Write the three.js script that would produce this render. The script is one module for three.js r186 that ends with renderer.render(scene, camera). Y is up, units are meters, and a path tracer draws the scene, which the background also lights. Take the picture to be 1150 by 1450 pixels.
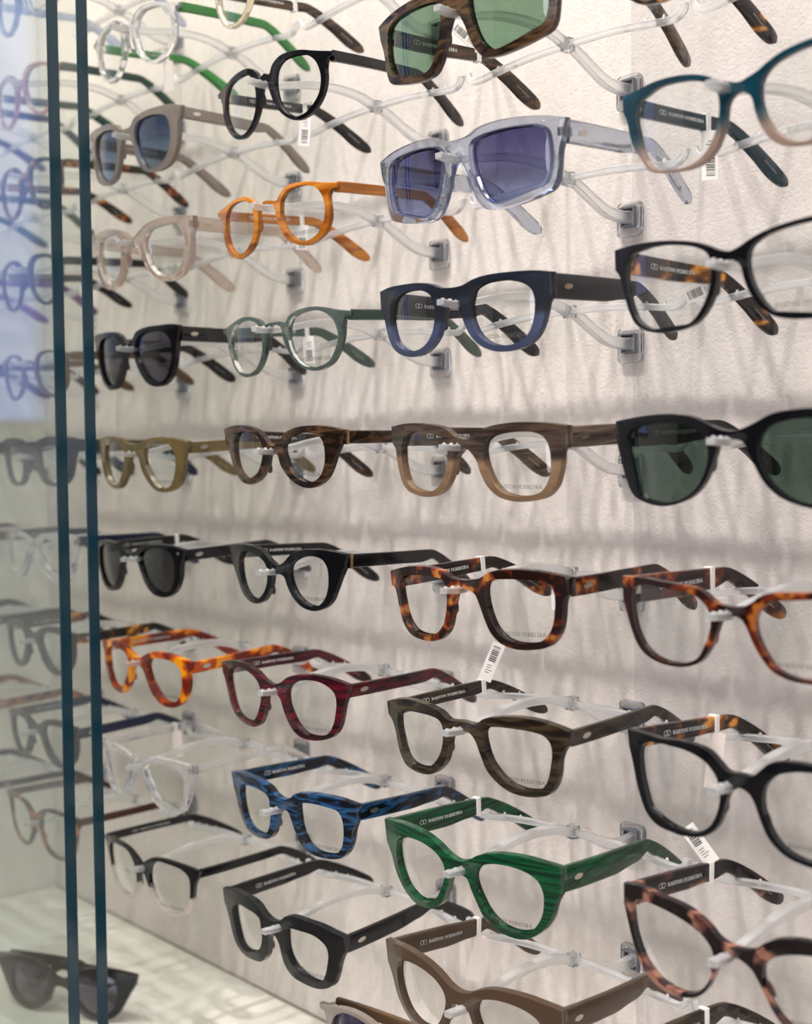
import * as THREE from 'three';
import { RectAreaLightUniformsLib } from 'three/addons/lights/RectAreaLightUniformsLib.js';
import { mergeGeometries, toCreasedNormals } from 'three/addons/utils/BufferGeometryUtils.js';
import { TessellateModifier } from 'three/addons/modifiers/TessellateModifier.js';
import { RoundedBoxGeometry } from 'three/addons/geometries/RoundedBoxGeometry.js';

// ---------------------------------------------------------------- camera, light, exposure
const scene = new THREE.Scene();
scene.background = new THREE.Color(0x000000);
const camera = new THREE.PerspectiveCamera(2 * Math.atan(725 / 1821.4) * 180 / Math.PI, 1150 / 1450, 0.02, 30);
camera.position.set(0.5171, 0.0070, 0.6630);
camera.setRotationFromMatrix(new THREE.Matrix4().makeBasis(
  new THREE.Vector3(0.66964, -0.01171, -0.74260), new THREE.Vector3(-0.02197, 0.99913, -0.03557), new THREE.Vector3(0.74236, 0.04013, 0.66880)));
camera.focus = 0.775;
camera.userData.fStop = 6.3;
const renderer = new THREE.WebGLRenderer({ antialias: true });
renderer.toneMapping = THREE.LinearToneMapping;
renderer.toneMappingExposure = 0.655;
renderer.shadowMap.enabled = true;
RectAreaLightUniformsLib.init();

// shop ceiling panels (soft fill from the room in front of the case)
const CEIL = 2.40, PANELS = [[-1.3, 2.3], [0.3, 2.3], [1.7, 2.3]], PANEL_LIGHT = 22;
// track spotlights under the ceiling, aimed at the wall of spectacles
const SPOTS = [[-0.56, 0.92], [-0.22, 0.95], [0.30, 0.95]], SPOT_Y = 2.15, SPOT_CD = 13, SPOT_SIZE = 1.0;
// linear lights: sharp shadows of what stands out from the wall, soft shadows of what runs along it
const BARS = [-0.70, -0.38, 0.10, 0.75], BAR_Y = 2.22, BAR_Z = [0.45, 1.75], BAR_LIGHT = 80;
// daylight at a small shop window, to the left and behind the photographer
const DAY = 1.0;
// daylight at the wide shop front, behind the photographer
const FRONT_DAY = 4.6;

// ---------------------------------------------------------------- small helpers
const used = {};
const numbered = (n) => { const k = used[n] = (used[n] ?? -1) + 1; return k ? n + '_' + String(k).padStart(3, '0') : n; };
function rng(seed) { let a = seed >>> 0; return () => { a = (a + 0x6D2B79F5) | 0; let t = Math.imul(a ^ (a >>> 15), 1 | a); t = (t + Math.imul(t ^ (t >>> 7), 61 | t)) ^ t; return ((t ^ (t >>> 14)) >>> 0) / 4294967296; }; }
function part(name, geo, mat, parent, label) {
  const m = new THREE.Mesh(geo, mat); m.name = name; m.castShadow = m.receiveShadow = true; parent.add(m);
  if (label) m.userData.label = label;
  return m;
}
function thing(name, label, category, group) {
  const o = new THREE.Group(); o.name = numbered(name); o.userData = { label, category };
  if (group) o.userData.group = group;
  scene.add(o); return o;
}
function struct(name, geo, mat) { const m = part(name, geo, mat, scene); m.userData.kind = 'structure'; return m; }
const box = (x0, x1, y0, y1, z0, z1) => new THREE.BoxGeometry(x1 - x0, y1 - y0, z1 - z0).translate((x0 + x1) / 2, (y0 + y1) / 2, (z0 + z1) / 2);
function mapUV(geo, fn) { const p = geo.attributes.position, uv = new Float32Array(p.count * 2); for (let i = 0; i < p.count; i++) { const [a, b] = fn(p.getX(i), p.getY(i), p.getZ(i)); uv[2 * i] = a; uv[2 * i + 1] = b; } geo.setAttribute('uv', new THREE.BufferAttribute(uv, 2)); return geo; }

// ---------------------------------------------------------------- procedural colour textures
// tileable value noise on an n x m lattice
function lattice(seed, n, m) {
  const r = rng(seed), v = Float32Array.from({ length: n * m }, () => r());
  return (x, y) => {
    x = ((x % 1) + 1) % 1 * n; y = ((y % 1) + 1) % 1 * m;
    const i = Math.floor(x) % n, j = Math.floor(y) % m, fx = x - Math.floor(x), fy = y - Math.floor(y), i1 = (i + 1) % n, j1 = (j + 1) % m;
    const a = fx * fx * (3 - 2 * fx), b = fy * fy * (3 - 2 * fy);
    return (v[j * n + i] * (1 - a) + v[j * n + i1] * a) * (1 - b) + (v[j1 * n + i] * (1 - a) + v[j1 * n + i1] * a) * b;
  };
}
function fractal(seed, n, m, oct = 3) {
  const L = []; for (let o = 0; o < oct; o++) L.push(lattice(seed + o * 17, n << o, m << o));
  return (x, y) => { let s = 0, w = 0, a = 1; for (const l of L) { s += a * l(x, y); w += a; a *= 0.5; } return s / w; };
}
const hex = (h) => [(h >> 16) & 255, (h >> 8) & 255, h & 255];
const mix3 = (a, b, t) => [a[0] + (b[0] - a[0]) * t, a[1] + (b[1] - a[1]) * t, a[2] + (b[2] - a[2]) * t];
const step = (a, b, x) => { const t = Math.min(1, Math.max(0, (x - a) / (b - a))); return t * t * (3 - 2 * t); };
function texture(size, fn, repeat = 10, h = size) {
  const d = new Uint8Array(size * h * 4);
  for (let j = 0; j < h; j++) for (let i = 0; i < size; i++) { const c = fn(i / size, j / h), k = 4 * (j * size + i); d[k] = c[0]; d[k + 1] = c[1]; d[k + 2] = c[2]; d[k + 3] = 255; }
  const t = new THREE.DataTexture(d, size, h); t.colorSpace = THREE.SRGBColorSpace; t.magFilter = THREE.LinearFilter; t.minFilter = THREE.LinearMipmapLinearFilter; t.generateMipmaps = true;
  t.wrapS = t.wrapT = THREE.RepeatWrapping; t.repeat.set(repeat, repeat); t.offset.set(0.5, 0.5); t.needsUpdate = true; return t;
}
// one tile is 10 cm, so v = 0..1 runs once over the height of a front (y = -5 cm .. +5 cm)
function tortoise(seed, dark, mid, light, amount = 0.5, n = 9) {
  const a = fractal(seed, n, n, 3), b = fractal(seed + 5, n * 2, n * 2, 2);
  return (u, v) => { const x = a(u, v), y = b(u, v); return mix3(mix3(hex(dark), hex(mid), step(amount - 0.08, amount + 0.05, x)), hex(light), step(amount + 0.04, amount + 0.16, x * 0.8 + y * 0.22)); };
}
function streaks(seed, cols, nx = 3, ny = 26) {
  const a = fractal(seed, nx, ny, 3), b = fractal(seed + 9, nx * 2, ny * 2, 2);
  return (u, v) => { const t = Math.min(0.999, Math.max(0, (a(u, v) * 0.75 + b(u, v) * 0.25 - 0.22) / 0.56)) * (cols.length - 1), i = Math.floor(t); return mix3(hex(cols[i]), hex(cols[Math.min(cols.length - 1, i + 1)]), t - i); };
}
const over = (top, bottom, y0, y1) => (u, v) => mix3(bottom(u, v), top(u, v), step(0.5 + y0 * 10, 0.5 + y1 * 10, v));
const plain = (h) => { const c = hex(h); return () => c; };

const acetate = (o) => new THREE.MeshPhysicalMaterial({ roughness: 0.16, specularIntensity: 1, ...o });
const patterned = (fn, o = {}) => acetate({ map: texture(256, fn), ...o });
const milky = (color, transmission, o = {}) => new THREE.MeshPhysicalMaterial({ color, transmission, thickness: 0.004, roughness: 0.08, ior: 1.45, ...o });
const A = {
  black: acetate({ color: 0x08090d }),
  satin: acetate({ color: 0x0c0d10, roughness: 0.3 }),
  navy: acetate({ color: 0x17213c, roughness: 0.25 }),
  navyBlue: patterned(over(streaks(3, [0x0a0d16, 0x10151f, 0x161d2e], 2, 20), streaks(4, [0x333a52, 0x3e4661, 0x373f59], 2, 16), -0.0135, -0.008), { roughness: 0.3 }),
  darkTemple: acetate({ color: 0x191b22, roughness: 0.38 }),
  tanFade: patterned(over(streaks(6, [0x17110e, 0x2b201a, 0x4c3c30, 0x1f1713], 3, 26), streaks(7, [0x846a50, 0x775d45, 0x8b7258], 2, 10), -0.0085, -0.0045), { roughness: 0.22 }),
  brownStripe: patterned(streaks(6, [0x241a16, 0x44342a, 0x6c5746, 0x30241d], 2, 34)),
  tort: patterned(tortoise(11, 0x1a0b08, 0x5e2410, 0xa8692f, 0.55, 12)),
  tortRed: patterned(tortoise(15, 0x1d0906, 0x541d0d, 0x96561f, 0.58, 11)),
  tokyo: patterned(tortoise(21, 0x120e0c, 0x6a3c12, 0xd8933a, 0.515, 12)),
  pinkTort: patterned(tortoise(25, 0x140e10, 0x452a26, 0x8c6250, 0.54, 11)),
  orangeTort: patterned(tortoise(29, 0x6a1c06, 0xb4470a, 0xe8930f, 0.50, 8)),
  thinTort: patterned(tortoise(31, 0x2a1812, 0x6a3a20, 0xa06a3c, 0.5, 12)),
  olive: patterned(streaks(41, [0x0e0b09, 0x1f1812, 0x3f3323, 0x15100c, 0x2a1d13], 3, 24)),
  horn: patterned(streaks(45, [0x0f0b0a, 0x281b14, 0x5a4229, 0x1b120d, 0x3c2a1e], 4, 18)),
  catHorn: patterned(streaks(47, [0x0e0908, 0x22150f, 0x543b24, 0x140c08, 0x32211a], 5, 18)),
  green: patterned(streaks(51, [0x03140d, 0x06321f, 0x094e2c, 0x052417, 0x073f24], 2, 36)),
  greenTemple: acetate({ color: 0x2f7a34, roughness: 0.2 }),
  burgundy: patterned(streaks(55, [0x0c0608, 0x2c0a12, 0x5c1220, 0x16070a], 3, 34)),
  blueStripe: patterned(streaks(59, [0x04060b, 0x070f1a, 0x25527c, 0x05080d, 0x0b1e36], 5, 24)),
  amber: patterned(streaks(63, [0x7a3e0c, 0xa8621a, 0xc07c30, 0x8e4e12], 2, 18)),
  brown: acetate({ color: 0x463629, roughness: 0.2 }),
  tealFade: patterned(over(streaks(67, [0x061e27, 0x0b3441, 0x082833], 3, 14), plain(0x857064), -0.020, -0.006)),
  teal: acetate({ color: 0x0f2c37, roughness: 0.25 }),
  halfClear: patterned(over(plain(0x101013), plain(0xb9ada6), -0.013, -0.010)),
  sage: milky(0x6a7972, 0.72), sageSolid: acetate({ color: 0x45544c }),
  greyCrystal: milky(0xbfc6d4, 0.95), taupe: milky(0x968b82, 0.4),
  pinkCrystal: milky(0xd9c9bf, 0.8), crystal: milky(0xf4f3f5, 0.88), champagne: milky(0xe6dcc6, 0.8),
  dolive: milky(0x85734a, 0.55), rose: milky(0xe6b4a6, 0.7), purple: acetate({ color: 0x6c2f78 }), redBrown: acetate({ color: 0x42160f }), bronze: acetate({ color: 0x5c4632, roughness: 0.3 }),
  darkGreen: acetate({ color: 0x12392f }), paleBlue: milky(0xc0cae0, 0.7),
};
const metal = new THREE.MeshStandardMaterial({ color: 0xc9c4ba, metalness: 1, roughness: 0.22 });
const gold = new THREE.MeshStandardMaterial({ color: 0xd9b98c, metalness: 1, roughness: 0.25 });
const padMat = new THREE.MeshPhysicalMaterial({ color: 0xffffff, transmission: 1, thickness: 0.002, roughness: 0.1, ior: 1.45 });
const glassLens = (color, o = {}) => new THREE.MeshPhysicalMaterial({ color, transmission: 1, thickness: 0, roughness: 0, ior: 1.72, side: THREE.DoubleSide, ...o });
const tintLens = (top, bottom) => glassLens(0xffffff, { map: texture(4, (u, v) => mix3(hex(bottom), hex(top), step(0.2, 0.62, v)), 10, 128) });
const LENS = {
  demo: glassLens(0xfafcfb), green: glassLens(0x7c9c84), deepGreen: glassLens(0x5d7268),
  purple: tintLens(0x4b4a78, 0x8c94bd), blue: tintLens(0x37466c, 0x7d93ac), grey: glassLens(0x5f5b6c), smoke: glassLens(0x4b4b4d), violet: glassLens(0x4c4460),
};

// ---------------------------------------------------------------- the shop and the case
{
  const paint = new THREE.MeshStandardMaterial({ color: 0x5a5754, roughness: 0.8 });
  const wn = fractal(91, 64, 64, 3), wl = fractal(95, 5, 40, 3);
  const linen = texture(512, (u, v) => { const t = wn(u, v) * 0.6 + wl(v, u) * 0.4, k = 236 + 26 * (t - 0.5); return [k, k * 0.992, k * 0.984]; }, 4);
  const lb = fractal(97, 128, 128, 2), bumpTex = texture(512, (u, v) => { const k = 255 * lb(u, v); return [k, k, k]; }, 6); bumpTex.colorSpace = THREE.NoColorSpace;
  const wallMat = (c) => new THREE.MeshStandardMaterial({ color: c, map: linen, bumpMap: bumpTex, bumpScale: 0.00022, roughness: 0.75 });
  const back = struct('wall_back', box(-2.6, 2.6, -1.25, CEIL, -0.08, -0.012), paint);
  // upright wall panels, joined on every second bracket line
  const tones = [0xd8d0c7, 0xd7cfc6, 0xdcd4cd, 0xcbc4bf, 0xcec7c1].map(wallMat);
  [[-0.815, -0.7065], [-0.7065, -0.3533], [-0.3533, 0], [0, 0.3533], [0.3533, 1.12]].forEach(([a, b], i) => {
    part('wall_panel', mapUV(new THREE.BoxGeometry(b - a, 1.266, 0.0118).translate((a + b) / 2, 0.166, -0.0061), (x, y, z) => [x + z, y]), tones[i], back);
  });
  struct('wall_left', box(-2.68, -2.6, -1.25, CEIL, -0.08, 3.4), new THREE.MeshStandardMaterial({ color: 0xc4c4c4, roughness: 0.8 }));
  struct('wall_right', box(2.6, 2.68, -1.25, CEIL, -0.08, 3.4), paint);
  struct('wall_front', box(-2.6, 2.6, -1.25, CEIL, 3.32, 3.4), paint);
  struct('floor', box(-2.68, 2.68, -1.33, -1.25, -0.08, 3.4), new THREE.MeshStandardMaterial({ color: 0x7d746b, roughness: 0.5 }));
  struct('ceiling', box(-2.68, 2.68, CEIL, CEIL + 0.08, -0.08, 3.4), new THREE.MeshStandardMaterial({ color: 0x8c8a87, roughness: 0.9 }));
  const win = struct('window_1', box(-2.6, -2.585, 0.12, 1.5, 0.5, 1.36), new THREE.MeshStandardMaterial({ color: 0x101010, emissive: 0xa4b4ff, emissiveIntensity: 0.34, roughness: 0.4 }));
  part('window_frame', mergeGeometries([box(-2.6, -2.57, 0.08, 0.12, 0.46, 1.40), box(-2.6, -2.57, 1.5, 1.54, 0.46, 1.40), box(-2.6, -2.57, 0.12, 1.5, 0.46, 0.5), box(-2.6, -2.57, 0.12, 1.5, 1.36, 1.40)]), new THREE.MeshStandardMaterial({ color: 0x6a6a6c, roughness: 0.5 }), win);
  const wl2 = new THREE.RectAreaLight(0x9db4ff, DAY, 0.86, 1.38); wl2.position.set(-2.56, 0.81, 0.93); wl2.lookAt(0, 0.81, 0.93); wl2.castShadow = true; scene.add(wl2);

  // wide shop front on the far side of the room
  const front = struct('window_2', box(-0.1, 2.5, -0.9, 1.15, 3.30, 3.32), new THREE.MeshStandardMaterial({ color: 0x101010, emissive: 0xf4f6ff, emissiveIntensity: 1.4, roughness: 0.4 }));
  part('window_frame', mergeGeometries([box(-0.14, 2.54, -0.94, -0.9, 3.28, 3.32), box(-0.14, 2.54, 1.15, 1.19, 3.28, 3.32), ...[-0.12, 0.75, 1.65, 2.52].map((x) => box(x - 0.02, x + 0.02, -0.9, 1.15, 3.28, 3.32))]), new THREE.MeshStandardMaterial({ color: 0x3c3a38, roughness: 0.5 }), front);
  const fl = new THREE.RectAreaLight(0xf6f4ff, FRONT_DAY, 2.6, 2.05); fl.position.set(1.2, 0.125, 3.27); fl.lookAt(1.2, 0.125, 0); fl.castShadow = true; scene.add(fl);

  const white = new THREE.MeshPhysicalMaterial({ color: 0xe9e4da, roughness: 0.35, clearcoat: 0.3, clearcoatRoughness: 0.3 });
  const grainN = fractal(103, 60, 4, 3);
  const boardMat = new THREE.MeshPhysicalMaterial({ color: 0xffffff, map: texture(256, (u, v) => mix3([234, 228, 217], [247, 243, 235], grainN(u, v)), 3), roughness: 0.32, clearcoat: 0.3, clearcoatRoughness: 0.25 });
  const kase = thing('display_case', 'off-white open display case with base board and end panels along the wall', 'display case');
  part('base_board', mapUV(new RoundedBoxGeometry(1.935, 0.03, 0.27, 2, 0.002).translate(0.1525, -0.4822, 0.135), (x, y, z) => [x, z]), boardMat, kase, 'glossy off-white base board');
  part('side_panel', box(-0.835, -0.8155, -0.4972, 0.83, 0, 0.27), white, kase);
  part('side_panel', box(1.1205, 1.14, -0.4972, 0.83, 0, 0.30), white, kase);

  // sliding glass doors pushed to the left
  const doorGlass = new THREE.MeshPhysicalMaterial({ color: 0xfbfdfc, transmission: 1, thickness: 0, roughness: 0, ior: 1.52 });
  const edgeGlass = new THREE.MeshPhysicalMaterial({ color: 0x0e3340, roughness: 0.12 });
  [[0.255, -0.2805, 'outer clear glass sliding door with a dark teal polished edge'], [0.235, -0.2775, 'inner clear glass sliding door with a dark teal polished edge, behind the outer one']].forEach(([z, x, label]) => {
    const d = thing('glass_door', label, 'glass door');
    d.position.set((x - 0.81) / 2, -0.467, z);
    const w = x + 0.81;
    part('pane', new THREE.BoxGeometry(w - 0.0016, 1.29, 0.008).translate(-0.0008, 0.645, 0), doorGlass, d);
    part('polished_edge', new RoundedBoxGeometry(0.0014, 1.29, 0.008, 2, 0.0004).translate(w / 2 - 0.0007, 0.645, 0), edgeGlass, d, 'dark teal polished glass edge');
  });

  // track spotlights
  SPOTS.forEach(([x, z]) => {
    const l = thing('track_spotlight', 'white cylindrical track spotlight under the shop ceiling, aimed at the wall', 'lamp', 'track spotlights under the shop ceiling');
    l.position.set(x, SPOT_Y, z);
    const aim = new THREE.Vector3(x, 0.02, 0.02), dir = aim.clone().sub(l.position).normalize(), q = new THREE.Quaternion().setFromUnitVectors(new THREE.Vector3(0, -1, 0), dir);
    const can = part('housing', new THREE.LatheGeometry([[0, 0.10], [0.034, 0.10], [0.036, 0.096], [0.036, 0.004], [0.032, 0], [0.030, 0.006]].map(([r, y]) => new THREE.Vector2(r, y)), 32), white, l); can.quaternion.copy(q);
    const face = part('lamp_face', new THREE.CylinderGeometry(0.0295, 0.0295, 0.004, 32).translate(0, 0.008, 0), new THREE.MeshStandardMaterial({ color: 0xffffff, emissive: 0xfff1e0, emissiveIntensity: 12 }), l); face.quaternion.copy(q);
    part('stem', new THREE.CylinderGeometry(0.008, 0.008, CEIL - SPOT_Y - 0.06, 12).translate(0, (CEIL - SPOT_Y - 0.06) / 2 + 0.06, 0), white, l);
    const s = new THREE.SpotLight(0xfffbf7, SPOT_CD, 0, 0.85, 0.7, 2); s.position.copy(l.position).addScaledVector(dir, 0.006); s.target.position.copy(aim); s.castShadow = true; s.shadow.radius = SPOT_SIZE; scene.add(s, s.target);
  });
  // slim linear lights that run away from the wall
  BARS.forEach((x) => {
    const l = thing('linear_light', 'slim linear light under the shop ceiling, running away from the wall', 'lamp', 'linear lights under the shop ceiling');
    l.position.set(x, BAR_Y, (BAR_Z[0] + BAR_Z[1]) / 2); const n = BAR_Z[1] - BAR_Z[0];
    part('housing', mergeGeometries([box(-0.03, 0.03, 0.004, 0.05, -n / 2 - 0.01, n / 2 + 0.01), box(-0.004, 0.004, 0.05, CEIL - BAR_Y, -n / 2 + 0.1, -n / 2 + 0.108), box(-0.004, 0.004, 0.05, CEIL - BAR_Y, n / 2 - 0.108, n / 2 - 0.1)]), white, l);
    part('diffuser', box(-0.02, 0.02, 0, 0.004, -n / 2, n / 2), new THREE.MeshStandardMaterial({ color: 0xffffff, emissive: 0xfff8ee, emissiveIntensity: 6 }), l);
    const r = new THREE.RectAreaLight(0xfff9f2, BAR_LIGHT, 0.04, n); r.position.set(x, BAR_Y - 0.002, l.position.z); r.lookAt(x, -5, l.position.z); r.rotation.set(-Math.PI / 2, 0, 0); r.castShadow = true; scene.add(r);
  });
  PANELS.forEach(([x, z]) => {
    const l = thing('ceiling_light', 'flat square white light panel in the shop ceiling', 'lamp', 'light panels in the shop ceiling');
    l.position.set(x, CEIL, z);
    part('frame', mergeGeometries([box(-0.32, 0.32, -0.012, 0, -0.32, -0.3), box(-0.32, 0.32, -0.012, 0, 0.3, 0.32), box(-0.32, -0.3, -0.012, 0, -0.3, 0.3), box(0.3, 0.32, -0.012, 0, -0.3, 0.3)]), metal, l);
    part('diffuser', box(-0.3, 0.3, -0.006, 0, -0.3, 0.3), new THREE.MeshStandardMaterial({ color: 0xffffff, emissive: 0xffffff, emissiveIntensity: 3 }), l);
    const r = new THREE.RectAreaLight(0xfff9f3, PANEL_LIGHT, 0.6, 0.6); r.position.set(x, CEIL - 0.014, z); r.lookAt(x, -5, z); r.castShadow = true; scene.add(r);
  });
}

// ---------------------------------------------------------------- clear plastic brackets
const PITCH = 0.17664, ROW = 0.08, HUB_Y = 0.0163, HUB_Z = 0.0613, BAR_TOP = HUB_Y + 0.0022;
const COLUMNS = 'ABCDEF';
const acrylic = new THREE.MeshPhysicalMaterial({ color: 0xffffff, transmission: 0.82, thickness: 0.004, roughness: 0.3, ior: 1.46, attenuationColor: new THREE.Color(0xf4f6f8), attenuationDistance: 0.03 });
const acrylicClear = new THREE.MeshPhysicalMaterial({ color: 0xffffff, transmission: 0.95, thickness: 0.002, roughness: 0.12, ior: 1.46 });
const clipMetal = new THREE.MeshStandardMaterial({ color: 0x7c7e86, metalness: 0.6, roughness: 0.4 });
// ribbon in a plane: centre line points [a, b], half heights; extruded by width w about the plane
function ribbon(pts, half, w, bevel = 0.0006) {
  const up = [], dn = [];
  pts.forEach((p, i) => {
    const q = pts[Math.max(0, i - 1)], r = pts[Math.min(pts.length - 1, i + 1)], l = Math.hypot(r[0] - q[0], r[1] - q[1]) || 1, nx = -(r[1] - q[1]) / l, ny = (r[0] - q[0]) / l, h = half(i / (pts.length - 1)) - bevel * 0;
    up.push(new THREE.Vector2(p[0] + nx * h, p[1] + ny * h)); dn.push(new THREE.Vector2(p[0] - nx * h, p[1] - ny * h));
  });
  const g = new THREE.ExtrudeGeometry(new THREE.Shape([...up, ...dn.reverse()]), { depth: w - 2 * bevel, bevelEnabled: true, bevelSize: bevel, bevelOffset: -bevel, bevelThickness: bevel, bevelSegments: 1, curveSegments: 1, steps: 1 });
  return toCreasedNormals(g.translate(0, 0, -(w - 2 * bevel) / 2), 0.7);
}
const curve = (pts, n) => new THREE.CatmullRomCurve3(pts.map(([a, b]) => new THREE.Vector3(a, b, 0)), false, 'centripetal').getPoints(n).map((p) => [p.x, p.y]);
// a plane (a, b) = (z, y) turned into world axes: a -> +z, b -> +y, extrusion -> x
const toZY = (g) => g.applyMatrix4(new THREE.Matrix4().makeBasis(new THREE.Vector3(0, 0, 1), new THREE.Vector3(0, 1, 0), new THREE.Vector3(-1, 0, 0)));
const bracketParts = (() => {
  const plate = new THREE.Shape(); { const w = 0.0095, b = -0.0125, t = 0.0098, r = 0.004; plate.moveTo(-w + r, b); plate.lineTo(w - r, b); plate.quadraticCurveTo(w, b, w, b + r); plate.lineTo(w, t - r); plate.quadraticCurveTo(w, t, w - r, t); plate.lineTo(-w + r, t); plate.quadraticCurveTo(-w, t, -w, t - r); plate.lineTo(-w, b + r); plate.quadraticCurveTo(-w, b, -w + r, b);
    const h = new THREE.Path(); h.moveTo(-0.0062, -0.0065); h.lineTo(-0.0062, 0.0065); h.lineTo(0.0062, 0.0065); h.lineTo(0.0062, -0.0065); plate.holes.push(h); }
  const mount = new THREE.ExtrudeGeometry(plate, { depth: 0.0026, bevelEnabled: true, bevelSize: 0.0006, bevelOffset: -0.0006, bevelThickness: 0.0006, bevelSegments: 2, curveSegments: 5 }).translate(0, 0, 0.0007);
  const clip = mergeGeometries([box(-0.006, 0.006, -0.006, 0.006, 0.0002, 0.0012), box(-0.006, 0.006, 0.0052, 0.0062, 0.0002, 0.0062), box(0.0052, 0.0062, -0.006, 0.0052, 0.0002, 0.0062), box(-0.0062, -0.0052, -0.006, 0.0052, 0.0002, 0.0045), box(-0.006, 0.006, -0.0062, -0.0054, 0.0002, 0.0048)]);
  const wallArm = toZY(ribbon(curve([[0.0015, 0], [0.012, -0.0006], [0.026, 0.0012], [0.040, 0.0072], [0.052, 0.0132], [HUB_Z - 0.002, HUB_Y - 0.0005]], 20), (t) => 0.0038 - 0.0012 * t, 0.0055));
  const noseArm = toZY(mergeGeometries([
    ribbon(curve([[HUB_Z + 0.002, HUB_Y], [0.078, HUB_Y + 0.0045], [0.098, HUB_Y + 0.0062], [0.120, HUB_Y + 0.0045], [0.140, HUB_Y + 0.0005], [0.157, HUB_Y - 0.0026], [0.1705, HUB_Y - 0.0022]], 30), (t) => 0.0030 - 0.0014 * t, 0.0056),
    ...[0.1475, 0.1525, 0.1575, 0.1625, 0.168].map((z) => toCreasedNormals(new THREE.CylinderGeometry(0.0005, 0.0011, 0.0012, 8), 0.6).scale(1, 1, 1.8).translate(z, HUB_Y - 0.0004 + Math.max(0, 0.157 - z) * 0.16, 0)),
  ].map((g) => { const n = g.index ? g.toNonIndexed() : g; for (const k of Object.keys(n.attributes)) if (!['position', 'normal', 'uv'].includes(k)) n.deleteAttribute(k); return n; })));
  const side = (s) => ribbon(curve([[0.002, HUB_Y], [0.03, HUB_Y - 0.0004], [0.055, HUB_Y - 0.0024], [0.074, HUB_Y - 0.0046], [0.080, HUB_Y - 0.0044], [0.0843, HUB_Y - 0.0012], [0.0852, HUB_Y + 0.0022]], 26).map(([a, b]) => [s * a, b]), () => (0.0019), 0.0042);
  const nub = (x) => toCreasedNormals(new THREE.CylinderGeometry(0.0006, 0.0016, 0.0030, 8), 0.6).translate(x, HUB_Y - 0.0002 - 0.75 * Math.max(0, Math.abs(x) - 0.03) ** 1 * 0.1 + 0.0015, 0);
  const bar = mergeGeometries([side(1), side(-1), ...[-0.071, -0.058, -0.044, 0.044, 0.058, 0.071].map(nub)].map((g) => { const n = g.index ? g.toNonIndexed() : g; for (const k of Object.keys(n.attributes)) if (!['position', 'normal', 'uv'].includes(k)) n.deleteAttribute(k); return n; })).translate(0, 0, HUB_Z);
  const hub = new RoundedBoxGeometry(0.007, 0.0085, 0.0072, 2, 0.0012).translate(0, HUB_Y, HUB_Z);
  return { mount, clip, wallArm, noseArm, bar, hub };
})();
function bracket(col, row, label) {
  const b = thing('display_bracket', label, 'bracket', 'clear brackets on the wall');
  b.position.set(-PITCH * col, ROW * row, 0);
  part('mount_plate', bracketParts.mount, acrylicClear, b); part('wall_clip', bracketParts.clip, clipMetal, b, 'dark metal clip');
  part('wall_arm', bracketParts.wallArm, acrylic, b); part('hub', bracketParts.hub, acrylicClear, b); part('crossbar', bracketParts.bar, acrylic, b); part('nose_arm', bracketParts.noseArm, acrylic, b);
  return b;
}

// ---------------------------------------------------------------- lettering (flat print)
function print(w, h, draw) {
  const c = document.createElement('canvas'); c.width = w; c.height = h; const x = c.getContext('2d'); x.clearRect(0, 0, w, h); draw(x, w, h);
  const t = new THREE.CanvasTexture(c); t.colorSpace = THREE.SRGBColorSpace; t.anisotropy = 4; return t;
}
const inked = (tex, color, opacity) => new THREE.MeshStandardMaterial({ map: tex, color, transparent: true, opacity, roughness: 0.6, polygonOffset: true, polygonOffsetFactor: -1, side: THREE.DoubleSide, depthWrite: false });
const lensInk = inked(print(512, 44, (x, w, h) => { x.fillStyle = '#ffffff'; x.font = '54px serif'; x.textAlign = 'center'; x.textBaseline = 'middle'; x.fillText('BARTON PERREIRA', w / 2, h / 2 + 2); }), 0x55524e, 0.85);
const templeInk = inked(print(512, 56, (x, w, h) => {
  x.strokeStyle = x.fillStyle = '#ffffff'; x.lineWidth = 5;
  for (const cx of [30, 62]) { x.beginPath(); for (let i = 0; i <= 8; i++) { const a = (i + 0.5) * Math.PI / 4; x.lineTo(cx + 19 * Math.cos(a), h / 2 + 19 * Math.sin(a)); } x.stroke(); }
  x.font = 'bold 38px serif'; x.textAlign = 'left'; x.textBaseline = 'middle'; x.fillText('BARTON PERREIRA', 104, h / 2 + 2);
}), 0xe4e2dc, 0.95);
const tipInk = inked(print(256, 32, (x, w, h) => { x.fillStyle = '#ffffff'; x.font = '24px sans-serif'; x.textAlign = 'center'; x.textBaseline = 'middle'; x.fillText('MADE IN JAPAN', w / 2, h / 2 + 1); }), 0xd8d6d0, 0.55);

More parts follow.
